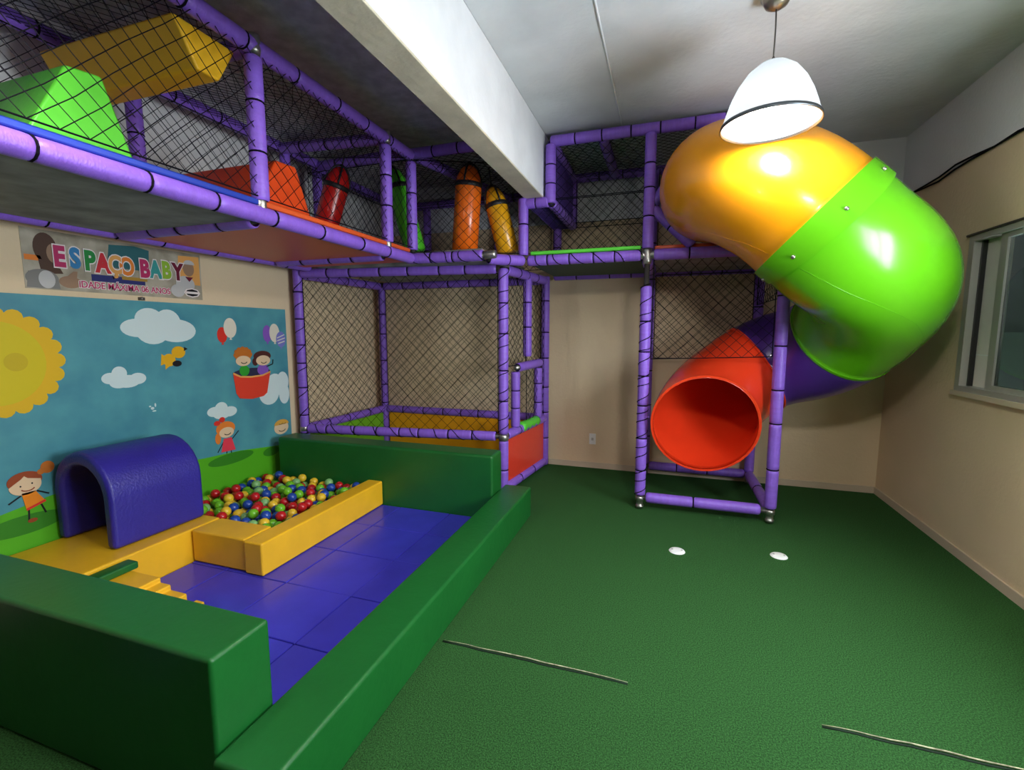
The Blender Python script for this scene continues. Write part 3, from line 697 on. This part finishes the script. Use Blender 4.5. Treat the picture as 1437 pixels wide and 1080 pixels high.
# two children in a red tub
decal('tub_opening', [el((3.048, 1.112, .188, .038))], 'tubin', 2)
decal('child_shirt', [el((2.972, 1.132, .048, .045))], 'green', 3); decal('child_shirt', [el((3.161, 1.127, .06, .048))], 'violet', 3)
decal('tub', [[(2.862, 1.115), (2.88, .95), (2.91, .905), (3.03, .885), (3.15, .895), (3.19, .92), (3.236, 1.10), (3.15, 1.075), (3.03, 1.07), (2.93, 1.08)][::-1]], 'tub', 4)
decal('tub_rim', stroke([(2.862, 1.118), (2.93, 1.084), (3.03, 1.074), (3.15, 1.078), (3.238, 1.104)], .007), 'peach', 5)
decal('child_hair', [el((2.968, 1.262, .083, .052))] + [el((2.968 + .07 * math.cos(R(a)), 1.265 + .05 * math.sin(R(a)), .022, .02), 8) for a in range(0, 181, 30)], 'ginger', 3)
decal('child_face', [el((2.966, 1.214, .072, .043))], 'skin', 4); decal('smile', smile(2.972, 1.21, .03), 'black', 5)
decal('child_hair', [el((3.162, 1.245, .092, .046)), el((3.085, 1.20, .03, .035), 12)], 'darkhair', 3)
decal('child_face', [el((3.168, 1.207, .075, .044))], 'skin', 4); decal('smile', smile(3.172, 1.20, .03), 'black', 5)
decal('arm', stroke([(3.20, 1.15), (3.27, 1.17), (3.275, 1.21)], .005), 'black', 3)
# girl with a bow
decal('child_hair', [el((2.763, .680, .085, .058)), el((2.69, .61, .025, .045), 12)], 'or2', 2)
decal('child_face', [el((2.768, .648, .066, .042))], 'skin', 3); decal('smile', smile(2.775, .645, .03), 'black', 4)
decal('bow', [el((2.69, .735, .028, .02), 12), el((2.735, .757, .026, .022), 12)], 'red', 3)
decal('dress', [[(2.739, .60), (2.81, .60), (2.84, .49), (2.71, .495)]], 'pink', 2)
decal('limb', stroke([(2.74, .58), (2.68, .50)], .004) + stroke([(2.81, .58), (2.88, .64)], .004) + stroke([(2.76, .50), (2.755, .44)], .004) + stroke([(2.80, .50), (2.80, .44)], .004), 'black', 1)
# boy peeking over the foam wall
decal('child_face', [el((3.329, .578, .083, .062))], 'skin', 2); decal('child_hair', [el((3.332, .605, .084, .048), 20, 0, 180)], 'blond', 3)
decal('smile', smile(3.335, .565, .04), 'black', 3); decal('hair_line', smile(3.32, .62, .02, .002) + smile(3.36, .62, .02, .002), 'black', 4)
# girl with a ponytail
decal('limb', stroke([(1.494, .555), (1.439, .523)], .004) + stroke([(1.563, .563), (1.615, .53)], .004) + stroke([(1.52, .47), (1.515, .40)], .004) + stroke([(1.575, .48), (1.592, .425)], .004), 'black', 3)
decal('shoe', [el((1.53, .402, .022, .012), 12)], 'auburn', 4)
decal('ponytail', [el((1.621, .684, .032, .035)), el((1.59, .665, .018, .016), 10)], 'ginger', 3)
decal('child_hair', [el((1.517, .633, .076, .052))], 'auburn', 3)
decal('child_face', [[(1.447, .61), (1.50, .645), (1.515, .66), (1.53, .645), (1.585, .628)] + el((1.516, .606, .070, .052), 14, 0, -180)], 'skin', 4)
decal('smile', smile(1.525, .592, .03), 'auburn', 5); decal('eye', [el((1.495, .607, .004, .005), 8), el((1.545, .612, .004, .005), 8)], 'black', 5)
decal('dress', [[(1.496, .566), (1.556, .566), (1.597, .49), (1.51, .463)]], 'orange', 4); decal('dress_hem', [[(1.51, .463), (1.597, .49), (1.594, .503), (1.508, .476)]], 'red', 5)
decal('scuff', [el((2.22, .93, .012, .01), 8), el((2.24, .95, .006, .014), 8), el((2.205, .945, .008, .006), 8), el((2.23, .91, .014, .005), 8)], 'cloud', 1)

# ------------------------------------------------------------------ banner
ban = thing('wall_banner', 'printed banner reading ESPACO BABY above the mural', 'banner', (XL, 2.14, 1.69))
BO = (2.14, 1.69)
def wp(y, z, layer): return (.003 + .0008 * layer, y - BO[0], z - BO[1])
boxes('sheet', [(0, .003, 1.622 - 2.14, 2.655 - 2.14, .004, .335)], PR['bannerbg'], ban)
D = lambda n, p, c, l: decal(n, p, c, l, ban)
D('print_patch', [[(2.03, 1.86), (2.28, 1.86), (2.29, 2.0), (2.20, 2.015), (2.05, 2.0)]], 'teal', 1)
D('print_patch', [[(1.94, 1.765), (2.25, 1.765), (2.25, 1.806), (1.94, 1.806)]], 'navy', 1)
D('print_patch', [[(2.11, 1.79), (2.265, 1.79), (2.265, 1.812), (2.11, 1.812)]], 'gold', 2)
D('print_patch', [[(1.63, 1.85), (1.71, 1.85), (1.70, 1.88), (1.63, 1.88)]], 'or2', 1)
D('print_child', [el((1.727, 1.925, .055, .085)), [(1.69, 1.86), (1.77, 1.86), (1.80, 1.79), (1.70, 1.78)]], 'brown', 1)
D('print_face', [el((1.765, 1.90, .035, .055)), el((1.83, 1.745, .055, .035)), [(1.80, 1.76), (1.86, 1.75), (1.87, 1.81), (1.85, 1.81)]], 'skin2', 2)
D('print_shirt', [el((1.70, 1.755, .075, .05)), [(1.628, 1.70), (1.78, 1.70), (1.77, 1.77), (1.64, 1.79)]], 'grey', 2)
D('print_shirt', [el((1.72, 1.75, .038, .05))], 'shirt', 3)
D('print_patch', [[(2.47, 1.80), (2.645, 1.80), (2.645, 2.01), (2.49, 2.0)]], 'peach', 0.5)
D('print_child', [el((2.56, 1.915, .042, .055))], 'skin2', 2); D('print_cap', [el((2.565, 1.945, .042, .032), 16, 0, 180)], 'shirt', 3)
D('print_shirt', [el((2.53, 1.80, .07, .06)), el((2.47, 1.75, .05, .045))], 'shirt', 1)
D('print_collar', [[(2.53, 1.855), (2.59, 1.855), (2.56, 1.82)]], 'maroon', 3)
D('logo_plate', [el((2.575, 1.742, .062, .034), 8)], 'outline', 3); D('logo_mark', [el((2.575, 1.742, .052, .026), 8)], 'black', 4); D('logo_band', [[(2.525, 1.734), (2.625, 1.734), (2.625, 1.75), (2.525, 1.75)]], 'outline', 5)

def text_mesh(s, size, off, name):
    c = bpy.data.curves.new(name, 'FONT'); c.body = s; c.size = size; c.align_x = 'CENTER'; c.align_y = 'BOTTOM_BASELINE'; c.offset = off; c.extrude = .0006; c.resolution_u = 4
    t = bpy.data.objects.new(name, c); COL.objects.link(t)
    me = bpy.data.meshes.new_from_object(t.evaluated_get(bpy.context.evaluated_depsgraph_get()))
    bpy.data.objects.remove(t); bpy.data.curves.remove(c); return me
MT = Matrix(((0, 0, 1, 0), (1, 0, 0, 0), (0, 1, 0, 0), (0, 0, 0, 1)))
def letter(ch, y, z, size, col, layer, sx=1.0, off=.006, out=.014, name='letter'):
    bpy.context.view_layer.update()
    me = text_mesh(ch, size, off, name); me.materials.append(PR[col])
    o = inst(name, me, ban); o.matrix_local = Matrix.Translation((.003 + .0008 * layer, y - BO[0], z - BO[1])) @ MT @ Matrix.Diagonal((sx, 1, 1, 1))
    me2 = text_mesh(ch, size, out, 'letter_outline'); me2.materials.append(PR['outline'])
    q = inst('letter_outline', me2, o); q.location = (0, 0, -.0012)
li_ = 0
for ch, y, col, z in (('E', 1.785, 'magenta', 1.835), ('S', 1.862, 'blue', 1.836), ('P', 1.936, 'green2', 1.832), ('A', 2.006, 'crim', 1.826), ('Ç', 2.073, 'peach', 1.826), ('O', 2.143, 'or2', 1.824),
                      ('B', 2.250, 'magenta', 1.824), ('A', 2.322, 'teal2', 1.828), ('B', 2.394, 'lime', 1.832), ('Y', 2.476, 'maroon', 1.830)):
    li_ = 1 - li_; letter(ch, y, z, .155, col, 6 + 2.5 * li_, sx=.70, off=.0055 if ch in 'ÇO' else .0085, out=.0125 if ch in 'ÇO' else .0155)
letter('iDADE MÁXiMA 06 ANOS', 2.14, 1.720, .056, 'magenta', 7, sx=.86, off=.0009, out=.0045, name='caption')
d_ = thing('wall_hook', 'small dark fixing on wall edge above the mural', 'wall fixing', (XL, 2.215, 1.672))
boxes('plate', [(0, .014, -.018, .018, -.008, .012)], M['pipe'], d_); lathe('screw', [(0, .016), (.006, .014), (.006, .0)], M['steel'], d_, 8, (.012, 0, 0))

# ------------------------------------------------------------------ foam obstacles on the walkway
def wedge(name, prof, x0, x1, m, label):
    V = [(x1, y, z) for y, z in prof] + [(x0, y, z) for y, z in prof]
    F = [(0, 1, 2, 3), (7, 6, 5, 4)] + [(i, i + 4, (i + 1) % 4 + 4, (i + 1) % 4) for i in range(4)]
    o = mesh_obj(name, V, F, M[m]); 
    bm = bmesh.new(); bm.from_mesh(o.data); bmesh.ops.recalc_face_normals(bm, faces=bm.faces); bm.to_mesh(o.data); bm.free()
    return tag(soften(o, .012, 2), label, 'foam block')
DZ = Z1 + .079
wedge('foam_wedge', [(1.07, DZ), (1.44, DZ), (1.335, 2.445), (1.215, 2.43)], -3.03, -2.13, 'lime_v', 'light green foam wedge standing on upper walkway')
wedge('foam_wedge', [(1.72, 2.66), (1.835, 2.66), (1.935, 2.845), (1.615, 2.845)], -3.03, -2.10, 'yellow_v', 'yellow foam wedge hanging upside down from walkway roof')
wedge('foam_wedge', [(2.01, DZ), (2.46, DZ), (2.34, 2.43), (2.19, 2.42)], -3.03, -2.13, 'red_v', 'orange red foam wedge standing on upper walkway')
# ------------------------------------------------------------------ punch bags
def bag(label, top, bot, r, m, hook):
    top, bot, hook = Vector(top), Vector(bot), Vector(hook); d = top - bot; L = d.length
    o = thing('punch_bag', label, 'punch bag', bot, 'hanging punch bags'); o.rotation_mode = 'QUATERNION'; o.rotation_quaternion = d.to_track_quat('Z', 'Y')
    lathe('body', [(0, .0), (r * .8, .003), (r, .02), (r, L * .5), (r, L - .16)], M[m], o, 24)
    lathe('cone', [(r, L - .16), (r * .93, L - .11), (r * .62, L - .04), (r * .3, L - .01), (0, L)], M[m], o, 24)
    lathe('band', [(r + .001, L - .185), (r + .004, L - .183), (r + .004, L - .148), (r + .001, L - .146)], M['black'], o, 24)
    for k in range(4):
        a = k * math.pi / 2 + .5; ca, sa = math.cos(a), math.sin(a)
        tube('strap', [(rr * ca, rr * sa, z) for rr, z in ((r + .003, L - .15), (r * .95, L - .105), (r * .65, L - .03), (r * .32, L + .002), (0, L + .014))], .008, M['black'], o, 6)
    h = o.rotation_quaternion.inverted() @ (hook - bot)
    tube('hanging_cord', [(0, 0, L + .01), tuple(h)], .006, M['black'], o, 6)
bag('dark red punch bag leaning beside the walkway post', (-2.53, 3.28, 2.775), (-2.73, 3.22, 2.135), .095, 'crimson_v', (-2.50, 3.28, 2.86))
bag('green punch bag behind the thin purple posts', (-2.265, 3.60, 2.84), (-2.09, 3.66, 2.135), .09, 'leaf_v', (-2.27, 3.60, 2.90))
bag('bright orange punch bag hanging near the beam', (-1.635, 3.80, 2.865), (-1.705, 3.83, 2.13), .112, 'orange_v', (-1.64, 3.80, 2.89))
bag('yellow punch bag hanging under the beam', (-1.475, 3.90, 2.70), (-1.33, 3.93, 2.13), .095, 'amber_v', (-1.50, 3.90, 2.86))
